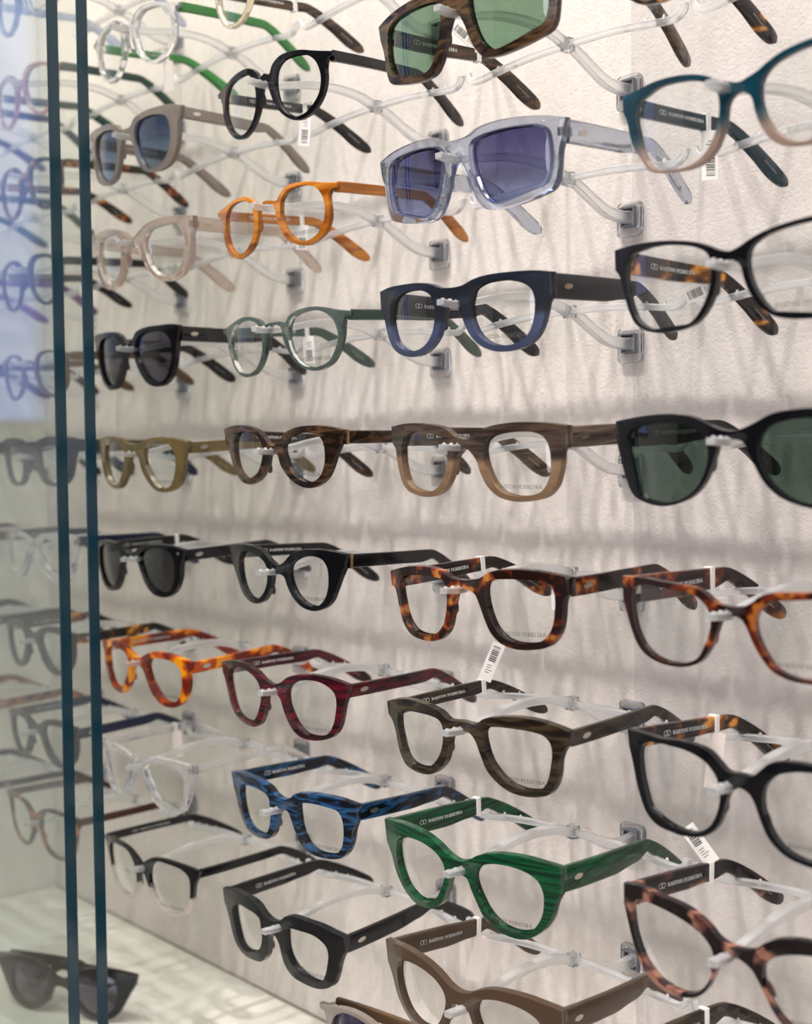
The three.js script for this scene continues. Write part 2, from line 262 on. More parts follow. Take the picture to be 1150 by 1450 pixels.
// ---------------------------------------------------------------- spectacles
const SHAPES = {
  blue: { at: [-0.004, 0.0957, 0.158], col: 0, row: 1, roll: -0.028, c: 6,
    o: [1.4,7.7,8.8,8.3,16.8,10.9,27.4,12.5,42.8,12.8,58.5,12.2,68.4,10.6,68.4,-1.5,65.4,-5.1,63.7,-11,60.8,-18.6,56.1,-24.4,48.7,-28.1,37.7,-29.7,29.2,-29,20.5,-25.8,13.9,-20.4,9.6,-13.8,6.9,-6.7,4.7,-2.6,0.8,0],
    l: [14.6,1.4,16.4,5.2,22.7,8.2,31.5,9.2,42.6,8.9,51.8,6.6,56.8,3,58.8,-2.6,58.5,-9.7,56.5,-16.7,53,-22.1,46.8,-25.8,37.8,-27.1,29.3,-26.2,22.1,-23,16.4,-17,13.8,-10.6,12.6,-4.8] },
  grey: { at: [0.0006, 0.1732, 0.1578], col: 0, row: 2, roll: -0.017, c: 6,
    o: [1.4,11,8.7,11.8,16.7,14.9,28.6,16.2,45.1,15.7,61.6,13.7,72.9,10.9,71.6,2.4,68.8,-4.9,67.6,-13.3,66,-20.5,63.1,-24.5,52.8,-27.6,39.4,-29.8,28.1,-30.5,19.4,-29,13.7,-23.8,9.6,-16.5,6.3,-8.1,3.5,-2.6,-0.4,-0],
    l: [10.6,5.9,13.2,9,19.4,10.6,31.1,11.4,44.8,11.2,56.4,9.7,61.8,6.7,63.6,1.1,64,-8.5,62.6,-15.8,59.6,-20.8,51.8,-23.1,39.7,-26,28.3,-27.4,22.6,-25.5,17,-19.7,13.1,-11.3,10.7,-2] },
  tan: { at: [0.0053, 0.013, 0.1577], col: 0, row: 0, roll: -0.023, c: 6,
    o: [0.5,5.5,7.9,7.2,14.5,11.2,25.1,13.5,39.2,14.5,56.2,13.9,69.3,12.2,69.1,1.8,65.9,-0.9,65,-7,63.5,-13.6,60,-21.4,54,-26.1,42.1,-28.5,32.4,-28.5,22.4,-26,15.3,-20.4,11.1,-13.6,7.8,-5.5,4.1,-1.5,-1.6,-0],
    l: [13.4,0.3,15.5,4.9,20.3,7.8,30.5,9.5,41.6,10.1,50.8,9.3,55.8,6.7,58.7,1.8,59.6,-4.8,58.8,-12.6,56.3,-19.3,51.6,-23.9,42.2,-26.2,32.5,-26.2,25.5,-24.2,19.2,-18.6,15.8,-12.3,13.7,-6] },
  tortoise: { at: [0.0043, -0.0658, 0.1578], col: 0, row: -1, roll: 0.03, c: 6,
    o: [1.7,5.3,11.5,6.6,19.7,10.3,30.2,11.9,45.4,11.7,57.1,10.4,71.6,7.5,71.3,-1.6,67.9,-2.8,66.3,-6.7,65.2,-13.4,63.3,-20.2,60.3,-25.4,54,-30.2,43.3,-32.2,32.2,-32.1,23.8,-29.7,17,-24.2,13.3,-16.8,10.4,-8.7,7.2,-2.4,3.4,-0.5,-0.7,0],
    l: [14.7,0.8,16.8,5,22.3,6.8,34,7.4,46.3,7.1,55.3,5.9,60.7,3.2,62.6,-2.3,61.8,-10.2,60.3,-17,57.4,-22.7,51.7,-27.5,43.6,-29.4,32.6,-29.1,25.7,-26.7,19.6,-21.2,16,-13.2,14.4,-5] },
  olive: { at: [0.0009, -0.1464, 0.1578], col: 0, row: -2, roll: 0.022, c: 7,
    o: [4.7,5.8,11.1,5.4,17,8.8,24.8,10.9,39.4,12.4,52.8,12,62.9,10.2,73.1,7.2,72.7,-0.7,69,-3.4,66,-9.4,64.7,-16.4,62.2,-23.5,57.9,-28.7,52.5,-30.8,43,-31.9,32,-30.6,23.6,-26.5,16.7,-20.4,13,-12.5,9.9,-4.6,6.3,-0.8,0.6,-0],
    l: [15.3,0.9,18.1,4.5,24.3,6.1,38.8,6.5,52.2,5.7,58.5,4,62,0.4,62.9,-5.2,61.3,-13.4,58.6,-21.7,54.9,-26.2,48.8,-28.5,40.6,-28.7,32.4,-27,24.2,-21.7,18.9,-15.3,15.9,-7.4] },
  green: { at: [-0.0031, -0.2295, 0.1575], col: 0, row: -3, roll: 0.016, c: 7,
    o: [2.4,8.2,8.5,10.2,15.3,14,24.9,17.4,35.3,18.9,49.3,19.3,62.2,18.1,71.8,16.8,71.1,3.5,66.5,-4.3,63.2,-13.1,57.4,-20.7,50.3,-25.8,43.3,-28.5,34.8,-28.7,26.3,-26.5,17.6,-21.8,12.9,-14.4,9,-6.8,6.3,-1.2,-0.2,0],
    l: [10.7,0.9,12.8,5.6,18,9.7,27.4,12.6,39,13.3,49.9,11.8,57.4,7.9,60.4,1.5,60.2,-6.7,57.7,-14.2,52.1,-21.3,43.6,-25.1,35.1,-25.6,26.6,-23.4,19.6,-18.3,14.8,-11.5,11.6,-5] },
  sage: { at: [-0.1716, 0.0965, 0.158], col: 1, row: 1, roll: 0.001, c: 8,
    o: [1.5,2.3,6.9,2.1,11.9,0.8,15.8,4.6,26,7.9,38.3,8.7,49.6,7.1,59,4.8,70.5,2.9,70.2,-0.1,65.2,-0.8,63.9,-4.6,62.4,-12.7,58.6,-20.8,52.7,-27.7,43.9,-31.4,35,-31.9,25.9,-29.8,17,-23.4,11.4,-15.5,8.1,-7.7,7.6,-2.8,4.7,-0.4,0.3,-0],
    l: [13.7,-7,15.1,-0.7,19,3.7,27.3,6.2,38.1,7,48,5.4,55.8,0.2,59.1,-6.3,59.4,-13.6,56.2,-20.6,50,-27.5,41.1,-30.1,33.6,-30.2,26.1,-28.2,18.8,-22.4,14.5,-14.6] },
  amber: { at: [-0.1781, 0.1764, 0.158], col: 1, row: 2, roll: -0.007, c: 8,
    o: [3.7,2.6,11.4,1.2,14.7,4.3,22.6,8.5,33.3,9.3,43.2,8.4,52.5,6.5,61.4,5,66.5,4.1,66.2,1,62.2,0.6,58.8,-2.8,58.9,-8.6,58.8,-15.4,55.6,-23.1,48.9,-28.1,38.8,-31.1,30.4,-30.1,20.2,-26,13.6,-19.2,9.9,-10.4,8.7,-3.1,6.3,-0.6,3.3,0],
    l: [13.9,-5,16.2,1.7,22.3,6.2,33.1,7.5,41.4,6.9,49.1,4.2,54,-1.1,55.9,-8.2,54.8,-16.1,50.1,-23.6,42.5,-28,34,-28.8,25.6,-26.1,18.2,-19.8,14.5,-12.2] },
  roundblack: { at: [-0.1776, 0.2581, 0.1582], col: 1, row: 3, roll: -0.001, c: 8,
    o: [-2.5,3.4,5.5,1.9,9.1,6.7,17.3,10.7,28.2,11.2,38.3,9.9,47.7,7.3,56.7,5.1,63.3,3.6,62.5,0.7,58.9,-0.5,57.1,-5.5,56.7,-12.2,54.1,-19.7,48.3,-26.6,40,-31.4,29.8,-32.5,21.2,-29.7,12.7,-23.4,7,-15.2,4.3,-6.3,3.5,-2,0.4,-0.8,-4,-0],
    l: [9.8,-5.2,12,2.6,18.7,7.5,27.9,8.4,36.4,7.7,44.3,5.5,50.1,0.9,53.3,-5.9,53.6,-12.8,50.9,-20.2,43.8,-26.9,35.1,-30.5,26.6,-30.1,18.1,-25.6,12.4,-18.6,10.2,-11.1] },
  cateye: { at: [-0.1751, 0.0141, 0.1578], col: 1, row: 0, roll: -0.03, c: 7,
    o: [1.7,3.3,6.5,6.7,14.1,12.4,22.7,15.4,33.7,16.8,48.4,16.6,59.3,15.3,65.5,13.8,64.2,6.5,59.4,-0.9,54.6,-10.5,49.9,-17,42.3,-22,33.1,-23.8,23.8,-22.1,14.4,-17,7.4,-9.5,4.6,-3,3,-0.6,-1.5,-0],
    l: [10.2,0.4,12,5.8,17.2,10.2,27.2,12.7,36.4,13.1,45.1,11.5,49.7,7.3,51,-0,49.9,-8.5,46.5,-15,40.3,-19.4,33.4,-20.7,25.8,-18.8,18,-14.7,12.9,-7.2] },
  cateyeblack: { at: [-0.1718, -0.0674, 0.1577], col: 1, row: -1, roll: -0.001, c: 6,
    o: [-0.8,6,6.8,8.3,14.4,13.6,23.1,16.7,35.7,18,50.2,17.5,64.9,15.4,63.5,7.7,58.7,0.1,53.7,-8.7,48.6,-16.5,40.1,-21.4,30.9,-22.6,21.6,-20.5,14,-15,9,-7.6,6.3,-1.7,2.9,-0.2,-2.6,-0],
    l: [11,0.8,12.6,6.4,19.1,10.9,29.1,13.7,38.3,14.1,45.4,12.2,49.4,7.1,50,-0.4,48.6,-7.9,45,-14.6,38.9,-19.3,31.2,-20.4,23.6,-18.2,16.8,-13.2,12.6,-6.8] },
  burgundy: { at: [-0.1796, -0.1472, 0.1577], col: 1, row: -2, roll: 0.006, c: 7,
    o: [2.1,5.5,8.8,7.6,16.3,11.8,28.3,14.9,40.8,15.9,52.3,15.4,63.1,13.7,71.1,11.7,70.3,4.2,68.1,1.5,65.9,-3.3,63.9,-9.9,61.1,-16.7,56.3,-22.7,47.4,-26.6,36.8,-28.3,25.9,-27.8,18.2,-23.8,12.4,-16.1,9.1,-8.7,7.2,-3.3,4,-0.3,-1.2,0],
    l: [13.9,0.9,16.3,5.7,22.7,9.7,34.3,12.6,46.3,12.7,54.5,10.2,60.2,5.9,61.5,-0.5,60,-8.2,57.1,-16.1,52.2,-22.2,44.6,-25.3,35.5,-26.2,27.9,-24.7,21.3,-19.4,16.4,-12.2,13.9,-5.8] },
  bluestripe: { at: [-0.17, -0.2246, 0.1579], col: 1, row: -3, roll: 0.02, c: 6,
    o: [3.4,7,8.8,9.2,13.3,12.5,24.2,15,38.6,16,55,15.5,69.9,13,68.5,3.6,66.9,0.3,64.5,-4.4,62.1,-12.2,58.4,-19,53.2,-23.7,44.7,-26.1,32.7,-26.7,22.1,-24.8,15.2,-20.3,10.5,-12.2,7.6,-4.9,5.2,-0.8,-0.9,0],
    l: [14.4,0.1,14.8,5.3,19.5,8.3,30.7,9.8,44.4,9.4,54,7.7,57.3,3.2,58.1,-2.9,57.2,-10.5,54.8,-17.1,50.2,-21.7,43.3,-24.1,33,-24.7,24.3,-22.5,18.5,-17.1,15,-8.8] },
  blacksquare: { at: [-0.1849, -0.313, 0.1572], col: 1, row: -4, roll: 0.008, c: 7,
    o: [4.5,9,9,11.5,15.8,16.2,23.8,18.2,34.9,18.1,48.6,17.4,61.3,15,69.1,13.5,68.9,3.3,65.5,-0.2,61.9,-7.2,59.5,-14.1,55.5,-21.5,50.2,-25.2,41.4,-27.5,29,-27.1,17.9,-24.9,10.7,-18.9,7.7,-11.7,5.7,-4.3,2.6,-0.4,-2.3,0],
    l: [12.7,1.6,13.5,7.1,18.8,9.7,30.3,10.6,44.3,10,53.7,5,55.5,-1,53.7,-9.1,51.2,-16.1,47.2,-21.7,41.8,-24.1,33.1,-23.4,22.5,-19.6,15.5,-13.6,12.5,-6.4] },
  teal: { at: [0.183, 0.1712, 0.1576], col: -1, row: 2, roll: 0.0, c: 8,
    o: [-0.1,4.4,4.6,5.5,8.9,6.8,15.4,10.1,22.2,12.8,34.2,15,48.5,15.7,61.2,14.4,71,13.8,71.7,6.3,69.1,0.8,67.5,-6.5,65.1,-12.9,59.8,-19.8,54.6,-25.7,47.9,-27.8,37.5,-29,27.5,-29,20.2,-27.5,14.2,-23.2,10.4,-17.5,7.8,-10.8,5.7,-3.1,3.9,-0.3,0.1,0],
    l: [61.1,7.6,54.4,10.3,44.7,12.3,33.2,11.8,22.4,9.7,15.7,6.8,11.5,1.8,10.8,-4.7,12.3,-11.7,15.6,-18.3,19.9,-23,26.1,-26.4,37.3,-27.6,49.1,-25.8,54.4,-22.9,59.4,-15,61.5,-5.8,62.6,1.2] },
  ablack: { at: [0.1779, 0.0966, 0.1581], col: -1, row: 1, roll: 0.0, c: 7,
    o: [-0.1,3.9,4.5,4.9,11.6,8.1,19,10.6,32,13,46.1,14.2,58.2,14.4,71.4,13.5,71.8,3.8,68.5,-0.4,66.6,-7.2,63.4,-17.3,59.2,-24.2,52.5,-28,42.3,-30,32.4,-29.8,21.6,-27.7,14.9,-23.2,10.1,-16.6,7.3,-9.9,5.6,-3.1,3.7,-0.6,0.1,0],
    l: [63.2,3.2,59.5,9.1,50.8,11,39.1,11.4,25.5,9.7,16.7,7.3,11.3,3.6,9.8,-2.6,10.9,-9.5,13.8,-16.2,18.7,-22.9,25.5,-27.3,35.1,-29.1,46.5,-27.8,54.5,-24.6,59.5,-18.8,62.7,-8.7] },
  asun: { at: [0.1788, 0.0148, 0.1579], col: -1, row: 0, roll: 0.0, c: 7,
    o: [-0.7,4,5.8,4.9,12.9,7.6,20.3,10.9,30.8,12.5,44.9,12.8,58.7,11.7,72.8,10,72.7,-1.6,70.4,-9.4,67.1,-19.4,62.8,-27,54.4,-30.7,44,-32.1,34,-30.8,22.9,-26.4,16,-20.1,11.8,-12.9,8.9,-6.8,6.2,-1.5,0.7,0],
    l: [64.8,0.4,60.8,5.8,51.3,7.7,39.4,8.4,27.1,7.5,18.2,4.7,14.1,-0.6,13.3,-7.7,15.7,-14.9,19.9,-21.1,26.8,-26.4,36.7,-29.8,46.8,-30,55.8,-28,60,-22.6,63.2,-12.8] },
  atort: { at: [0.179, -0.0665, 0.1578], col: -1, row: -1, roll: 0.0, c: 9,
    o: [-0.7,4.4,3.2,4.3,6.5,5,10.8,7.2,15.3,10.3,21.1,12,30.9,12.8,41.2,13.3,55,14.2,68.2,13.5,68.4,1.1,65.7,-6.9,63.3,-13.9,60.1,-19.7,55.3,-24.2,47.1,-27.3,35.2,-28.2,24.9,-26.5,18.7,-23.3,13.6,-17.3,9.7,-10.2,7,-4.2,4.6,-1.1,0.7,0],
    l: [61.2,6.9,55.3,10.5,41.5,10,28.6,9,20.2,7.7,14.5,3.8,12,-1.7,13,-8.6,16.4,-15.7,21,-22.1,28.6,-25.4,38.9,-26.2,48.3,-24.4,55,-20.1,59.5,-13.4,61.7,-4.4] },
  ablack2: { at: [0.1833, -0.1458, 0.1578], col: -1, row: -2, roll: 0.0, c: 9,
    o: [-0.7,7,3.1,6.5,6.4,6.9,10.7,10.2,16.1,14.6,23.1,16.4,33,16.8,46.2,15.7,58.9,16,69.9,15.8,69.4,7,66.8,-3,65,-12,63.2,-17.3,59.4,-24.8,52.6,-29.4,41.7,-30.9,31.3,-30.4,21.3,-27.6,13.8,-21.4,9.9,-13.7,7.2,-5.9,4.7,-2,0.7,0],
    l: [61.3,4.4,59.4,9.4,53.4,12.3,41.1,12.9,28.3,12.2,18.9,9,13.4,3.6,11.5,-2.8,11.9,-8.8,14.6,-16.2,18.5,-22,23.6,-25.6,31.1,-27.8,41.5,-27.2,50.8,-24.3,56.2,-21.5,59.2,-13.8,61,-5.9] },
  abrown: { at: [0.1815, -0.2257, 0.1579], col: -1, row: -3, roll: 0.0, c: 8,
    o: [-1.8,5.1,3.7,5.4,9.2,6.9,14.7,11.3,21.6,15.1,31.3,17.4,44.4,18,58.5,18.6,71.3,16.3,71.9,5.5,69.5,-3.4,66.5,-13.1,62,-22.2,55.1,-28.3,45.5,-31.2,34.8,-30.6,24.5,-27,18,-20.8,13.3,-12.2,10.1,-6.7,7,-2.8,1.8,0],
    l: [65.2,6.5,61.4,10.6,53.3,11.7,39.6,11.2,26.9,8.8,18.7,5.2,14.2,0.5,13.3,-6.2,15.8,-14,20.4,-21,26.8,-25.7,35.9,-27.8,45.2,-26.9,53.3,-23.4,60.1,-17.3,63.9,-9,65.4,-1] },
  taupe: { at: [-0.3577, 0.2564, 0.158], col: 2, row: 3, roll: -0.022, c: 6,
    o: [-2.1,4.7,7.7,5.3,13.7,10.1,26.5,12.8,42.5,13.6,58.9,12.7,68.3,10.3,66.6,3.2,63.7,-0.5,62.6,-11.1,58.7,-21.4,52.1,-28.7,41.1,-32.1,29.8,-32,20.5,-29.3,14,-22.1,10.1,-13,8,-6.4,4.3,-2.3,-4.4,-0.1],
    l: [12.3,0.6,17.1,6.8,28.4,9.1,41.9,8.9,52.1,6,55.8,-0.7,55.2,-11.4,52.1,-20.5,43.8,-27.7,32.3,-30.2,24.3,-28.4,17.9,-21.2,13.6,-10.8] },
  clearpink: { at: [-0.3512, 0.1745, 0.1579], col: 2, row: 2, roll: -0.03, c: 7,
    o: [-2.5,3.8,4.5,4.5,11.5,8,19.8,11.4,33.1,13.9,46.6,14.2,60.2,13.7,72.8,12,71.7,3.1,69.8,-0.9,69.2,-7.5,68.2,-15.7,64.8,-23,58.2,-28.4,49.2,-31.6,39.9,-32.3,29.1,-29.8,20.9,-24.9,14.3,-16.5,10.5,-10.1,6.4,-4.5,2.7,-1.7,-3.1,-0.1],
    l: [16.3,-2.9,17.9,3,23.7,7.6,35.3,9,47.3,9.5,57.2,8.6,61,4.1,63.3,-2.8,63.1,-10.3,60.5,-18.5,54.9,-24.8,46.9,-28.5,37.5,-29.1,29.5,-26.4,22.9,-20.7,18.6,-13.4] },
  dsun: { at: [-0.3595, 0.0946, 0.1579], col: 2, row: 1, roll: -0.01, c: 6,
    o: [-2.3,4.4,6,6.5,12.3,12.1,25.3,14.8,41.5,15.1,56.2,14.8,63.5,13.2,60.7,3.4,59.1,-2.1,56.3,-13.1,51.4,-22.7,41.9,-29.3,30.5,-30.1,21.3,-27.1,13.6,-19.6,8.4,-10.7,5.4,-4.7,1.7,-1.9,-5.2,-0.1],
    l: [8.6,-2,11.3,6.4,19.8,10.9,34.3,11.7,47.3,10.1,53.7,3.8,54.5,-6,51.1,-17,42.3,-26.5,30.9,-27.5,23.1,-23.6,15.8,-14,10.3,-7.9] },
  dolive: { at: [-0.3554, 0.0161, 0.158], col: 2, row: 0, roll: -0.03, c: 5,
    o: [1.7,5.8,12.6,7.1,20.6,10.1,35,11.4,50.1,10.7,66.7,7.8,65.1,1.4,61.8,-2.1,60.2,-12,55.8,-22,47.9,-27.9,36.7,-30.4,25.2,-28.7,16.2,-21.8,9.7,-13.2,6.8,-5.3,3.9,-1,-2.1,-0.1],
    l: [13.6,-4.4,15.1,2.8,22.7,7.2,34.7,8.8,45.5,7.5,51.2,1.9,53.4,-6.5,51.2,-16.4,46.1,-25.1,36.9,-28.3,27.9,-26.5,20.4,-18.7,15.2,-10.9] },
  dsun2: { at: [-0.3643, -0.0655, 0.1579], col: 2, row: -1, roll: 0.001, c: 5,
    o: [-0.4,2.9,8.4,5.1,15.8,9.1,31,11.1,48.9,11,67.3,7.7,66,2,63.3,-3.6,60.9,-13.7,55.7,-22.5,47.6,-28,38.6,-29.3,27.2,-27.1,18.6,-19.5,13.7,-10.2,10.5,-3,6,-0.5,-1.9,0],
    l: [12.1,0.1,17.7,5.5,30.6,8.9,44.2,8.6,54.3,4.7,57.2,-3.8,55.8,-13.9,50.4,-22.8,41.2,-27,31.1,-25.4,22.6,-17.8,16.6,-8.6] },
  dorange: { at: [-0.3558, -0.1478, 0.1577], col: 2, row: -2, roll: -0.03, c: 5,
    o: [0.5,4.4,9.3,7.8,20.2,12.2,34.6,13.6,49.7,12.2,66,9.1,64.9,3.7,62.6,0.5,61.8,-7.9,57.7,-18.6,49.8,-25.6,40.8,-28.4,29.5,-27.9,18.1,-21.5,11.7,-12,7.6,-3.6,3.2,-0,-3.6,-0.1],
    l: [13.1,1.6,18.3,7.5,31.8,9.3,45.1,8.8,54,4.1,56.1,-4.3,54,-14.8,47.9,-22.9,38.9,-25.7,29.9,-24.1,21.3,-16.5,15,-7] },
  dcrystal: { at: [-0.3602, -0.2304, 0.1574], col: 2, row: -3, roll: 0.002, c: 6,
    o: [-3.6,5.7,6.7,9.5,18.6,12.6,33.7,14,47.4,13.7,60,12.8,69.3,11.8,68.6,4.6,66.6,-1.9,63.2,-9.6,59.6,-18.2,53.6,-25.5,43.9,-29,32.9,-28.2,21.8,-23.7,15,-17.6,10,-9.2,6,-3.4,1.5,0,-6.6,0],
    l: [10,0.1,12.7,6.1,21.2,9.3,36,10.2,49.2,8.1,57.7,4.8,59.1,-3,57.9,-12.2,55.6,-19.8,49.9,-24.3,40.4,-25,29.7,-21.4,20.2,-14.8,13.6,-7.6] },
  dhalf: { at: [-0.3554, -0.3082, 0.1576], col: 2, row: -4, roll: 0.015, c: 6,
    o: [0.1,5.1,6.9,8.8,17,13.1,30.1,14.8,45.8,14.5,60.1,13.3,71.4,11.4,70,7.1,65.3,1.5,62.2,-8,59.3,-16.3,53.2,-23.9,44.8,-28,30.8,-29.6,18.2,-26.6,9.3,-18,5.8,-9.3,4.4,-1.6,0.9,0.5,-4.7,0.1],
    l: [10.1,0.9,14.9,7.9,23.4,12.2,37.8,12.4,52.6,10.7,59.9,5.6,60.3,-3.3,56.8,-15.5,49.2,-23.4,39.2,-27.1,28.2,-26.9,16.3,-20.8,9.9,-12.3] },
};
const WRAP = 1.6, TILT = 5 * Math.PI / 180, MM = 0.001;
const pairs = (a) => { const r = []; for (let i = 0; i < a.length; i += 2) r.push([a[i] * MM, a[i + 1] * MM]); return r; };
function spline(pts, per, closed = false) {
  if (pts.length < 3) return pts.map((p) => p.slice());
  return new THREE.CatmullRomCurve3(pts.map(([x, y]) => new THREE.Vector3(x, y, 0)), closed, 'centripetal').getPoints((closed ? pts.length : pts.length - 1) * per).map((p) => [p.x, p.y]);
}
const outlines = {};
function outline(name) {
  if (outlines[name]) return outlines[name];
  const s = SHAPES[name], o = pairs(s.o), l = pairs(s.l);
  const top = o.slice(0, s.c + 1).filter((p, i) => i > 0 && p[0] > 0.004), low = o.slice(s.c + 1).filter((p, i, a) => i < a.length - 1 && p[0] > 0.0045);
  top.unshift([0, o[0][1]]); low.push([0, o[o.length - 1][1]]);
  const T = [[-top[1][0], top[1][1]], ...top], B = [...low, [-low[low.length - 2][0], low[low.length - 2][1]]];
  const ts = spline(T, 4).filter((p) => p[0] >= -1e-6), bs = spline(B, 4).filter((p) => p[0] >= -1e-6);
  const half = [...ts, ...bs];
  const lens = spline(l, 4, true); lens.pop();
  const ci = o[s.c], cj = o[s.c + 1];
  return outlines[name] = { half, lens, corner: ci, cornerLow: cj, halfW: Math.max(ci[0], cj[0]) };
}
const wrapZ = (x) => -WRAP * x * x;
function swatchUV(g, dy = 0) { return mapUV(g, (x, y, z) => [x + 0.83 * z, y + 0.12 * z + dy]); }
const frontCache = {}, templeCache = {};
function frontGeometry(name, depth) {
  const key = name + depth; if (frontCache[key]) return frontCache[key];
  const { half, lens } = outline(name), b = Math.min(0.0008, depth * 0.2);
  const pts = [...half.map(([x, y]) => new THREE.Vector2(x, y)), ...half.slice().reverse().map(([x, y]) => new THREE.Vector2(-x, y))].filter((p, i, a) => i === 0 || p.distanceTo(a[i - 1]) > 1e-5);
  if (pts[0].distanceTo(pts[pts.length - 1]) < 1e-5) pts.pop();
  const shape = new THREE.Shape(pts);
  shape.holes.push(new THREE.Path(lens.map(([x, y]) => new THREE.Vector2(x, y))), new THREE.Path(lens.slice().reverse().map(([x, y]) => new THREE.Vector2(-x, y))));
  const g = new THREE.ExtrudeGeometry(shape, { depth: depth - 2 * b, bevelEnabled: true, bevelSize: b, bevelOffset: -b, bevelThickness: b, bevelSegments: 2, steps: 1 }).translate(0, 0, -depth + b);
  const t = new TessellateModifier(0.006, 5).modify(g), p = t.attributes.position; for (let i = 0; i < p.count; i++) p.setZ(i, p.getZ(i) + wrapZ(p.getX(i)));
  return frontCache[key] = toCreasedNormals(swatchUV(t), 0.65);
}
// lens surface: sits in the rim, bulging forward
function lensZ(name, depth) {
  const { lens } = outline(name); let cx = 0, cy = 0; for (const [x, y] of lens) { cx += x; cy += y; } cx /= lens.length; cy /= lens.length;
  const R = Math.max(...lens.map(([x, y]) => Math.hypot(x - cx, y - cy)));
  return { cx, cy, R, z: (x, y) => -depth * 0.66 + wrapZ(x) + 0.0030 * (1 - Math.min(1.2, ((x - cx) ** 2 + (y - cy) ** 2) / (R * R))) };
}
function lensGeometry(name, depth, sgn) {
  const { lens } = outline(name), f = lensZ(name, depth), rings = 6, n = lens.length, pos = [], idx = [];
  for (let k = 1; k <= rings; k++) for (const [x, y] of lens) { const t = k / rings * 1.012, X = f.cx + (x - f.cx) * t, Y = f.cy + (y - f.cy) * t; pos.push(sgn * X, Y, f.z(X, Y)); }
  pos.push(sgn * f.cx, f.cy, f.z(f.cx, f.cy)); const c = rings * n;
  for (let i = 0; i < n; i++) { const j = (i + 1) % n; sgn > 0 ? idx.push(c, j, i) : idx.push(c, i, j); for (let k = 0; k < rings - 1; k++) { const a = k * n + i, b = k * n + j, d = a + n, e = b + n; sgn > 0 ? idx.push(a, b, d, b, e, d) : idx.push(a, d, b, b, d, e); } }
  const g = new THREE.BufferGeometry(); g.setAttribute('position', new THREE.Float32BufferAttribute(pos, 3)); g.setIndex(idx); g.computeVertexNormals(); return swatchUV(g);
}
// temple profile: s runs back from the hinge, top edge 0 at the hinge
const TEMPLE_END = 0.124, BEND = 0.076;
const templeTop = (s) => s < BEND ? 0 : -0.027 * ((s - BEND) / (TEMPLE_END - BEND)) ** 1.3;
function templeHeight(s, h) {
  const pts = [[0, h], [0.012, h], [0.042, h * 0.97], [0.064, h * 0.70 + 0.0016], [0.080, 0.0072], [0.098, 0.0086], [0.112, 0.0096], [TEMPLE_END, 0.0078]];
  if (h < 0.009) { pts[3][1] = h * 0.98; pts[4][1] = Math.min(h, 0.0062); pts[5][1] = 0.0076; pts[6][1] = 0.0088; pts[7][1] = 0.0064; }
  for (let i = 1; i < pts.length; i++) if (s <= pts[i][0]) { const t = (s - pts[i - 1][0]) / (pts[i][0] - pts[i - 1][0]), e = t * t * (3 - 2 * t); return pts[i - 1][1] + (pts[i][1] - pts[i - 1][1]) * e; }
  return pts[pts.length - 1][1];
}
const templeIn = (s) => 0.0115 * (Math.max(0, s - 0.01) / 0.114) ** 1.7;
const THICK = 0.0036;
// centre line, normal and half height of the temple at s
function templeAt(s, h) {
  const c = (q) => templeTop(q) - templeHeight(q, h) / 2, e = 0.0012, a = Math.max(0, s - e), b = Math.min(TEMPLE_END, s + e), dy = (c(b) - c(a)) / (b - a), l = Math.hypot(1, dy);
  return { y: c(s), ns: -dy / l, ny: 1 / l, half: templeHeight(s, h) / 2 };
}
function templeGeometry(h, sgn) {
  const key = h.toFixed(4) + sgn; if (templeCache[key]) return templeCache[key];
  const S = []; for (let i = 0; i <= 40; i++) S.push(0.116 * i / 40); for (const d of [0.1175, 0.119, 0.1203, 0.1214, 0.1224, 0.1231, 0.1237, TEMPLE_END]) S.push(d);
  const cap = 0.0052, r = 0.0009, pos = [], idx = [], N = 12;
  const ring = (hh, tt) => { const q = Math.min(r, hh * 0.6, tt * 0.6), o = []; for (const [sx, sy, a0] of [[1, 1, 0], [-1, 1, 1], [-1, -1, 2], [1, -1, 3]]) for (let k = 0; k < 3; k++) { const a = (a0 + k / 2) * Math.PI / 2; o.push([sx * (tt - q) + q * Math.cos(a), sy * (hh - q) + q * Math.sin(a)]); } return o; };
  for (const s of S) {
    const t = templeAt(s, h), left = TEMPLE_END - s, f = left < cap ? Math.sqrt(Math.max(0.0004, 1 - ((cap - left) / cap) ** 2)) : 1, tt = THICK / 2 * (left < 0.0015 ? 0.6 + 0.4 * left / 0.0015 : 1);
    for (const [d, n] of ring(t.half * f, tt)) { const ss = s + n * t.ns; pos.push(d - sgn * templeIn(ss), t.y + n * t.ny, -ss); }
  }
  for (let i = 0; i < S.length - 1; i++) for (let k = 0; k < N; k++) { const a = i * N + k, b = i * N + (k + 1) % N, c = a + N, d = b + N; idx.push(a, c, b, b, c, d); }
  const base = pos.length / 3; for (const i of [0, S.length - 1]) for (let k = 0; k < N; k++) pos.push(pos[3 * (i * N + k)], pos[3 * (i * N + k) + 1], pos[3 * (i * N + k) + 2]);
  for (let k = 1; k < N - 1; k++) { idx.push(base, base + k, base + k + 1); idx.push(base + N, base + N + k + 1, base + N + k); }
  const g = new THREE.BufferGeometry(); g.setAttribute('position', new THREE.Float32BufferAttribute(pos, 3)); g.setIndex(idx);
  return templeCache[key] = toCreasedNormals(swatchUV(g.toNonIndexed(), 0.006), 0.8);
}
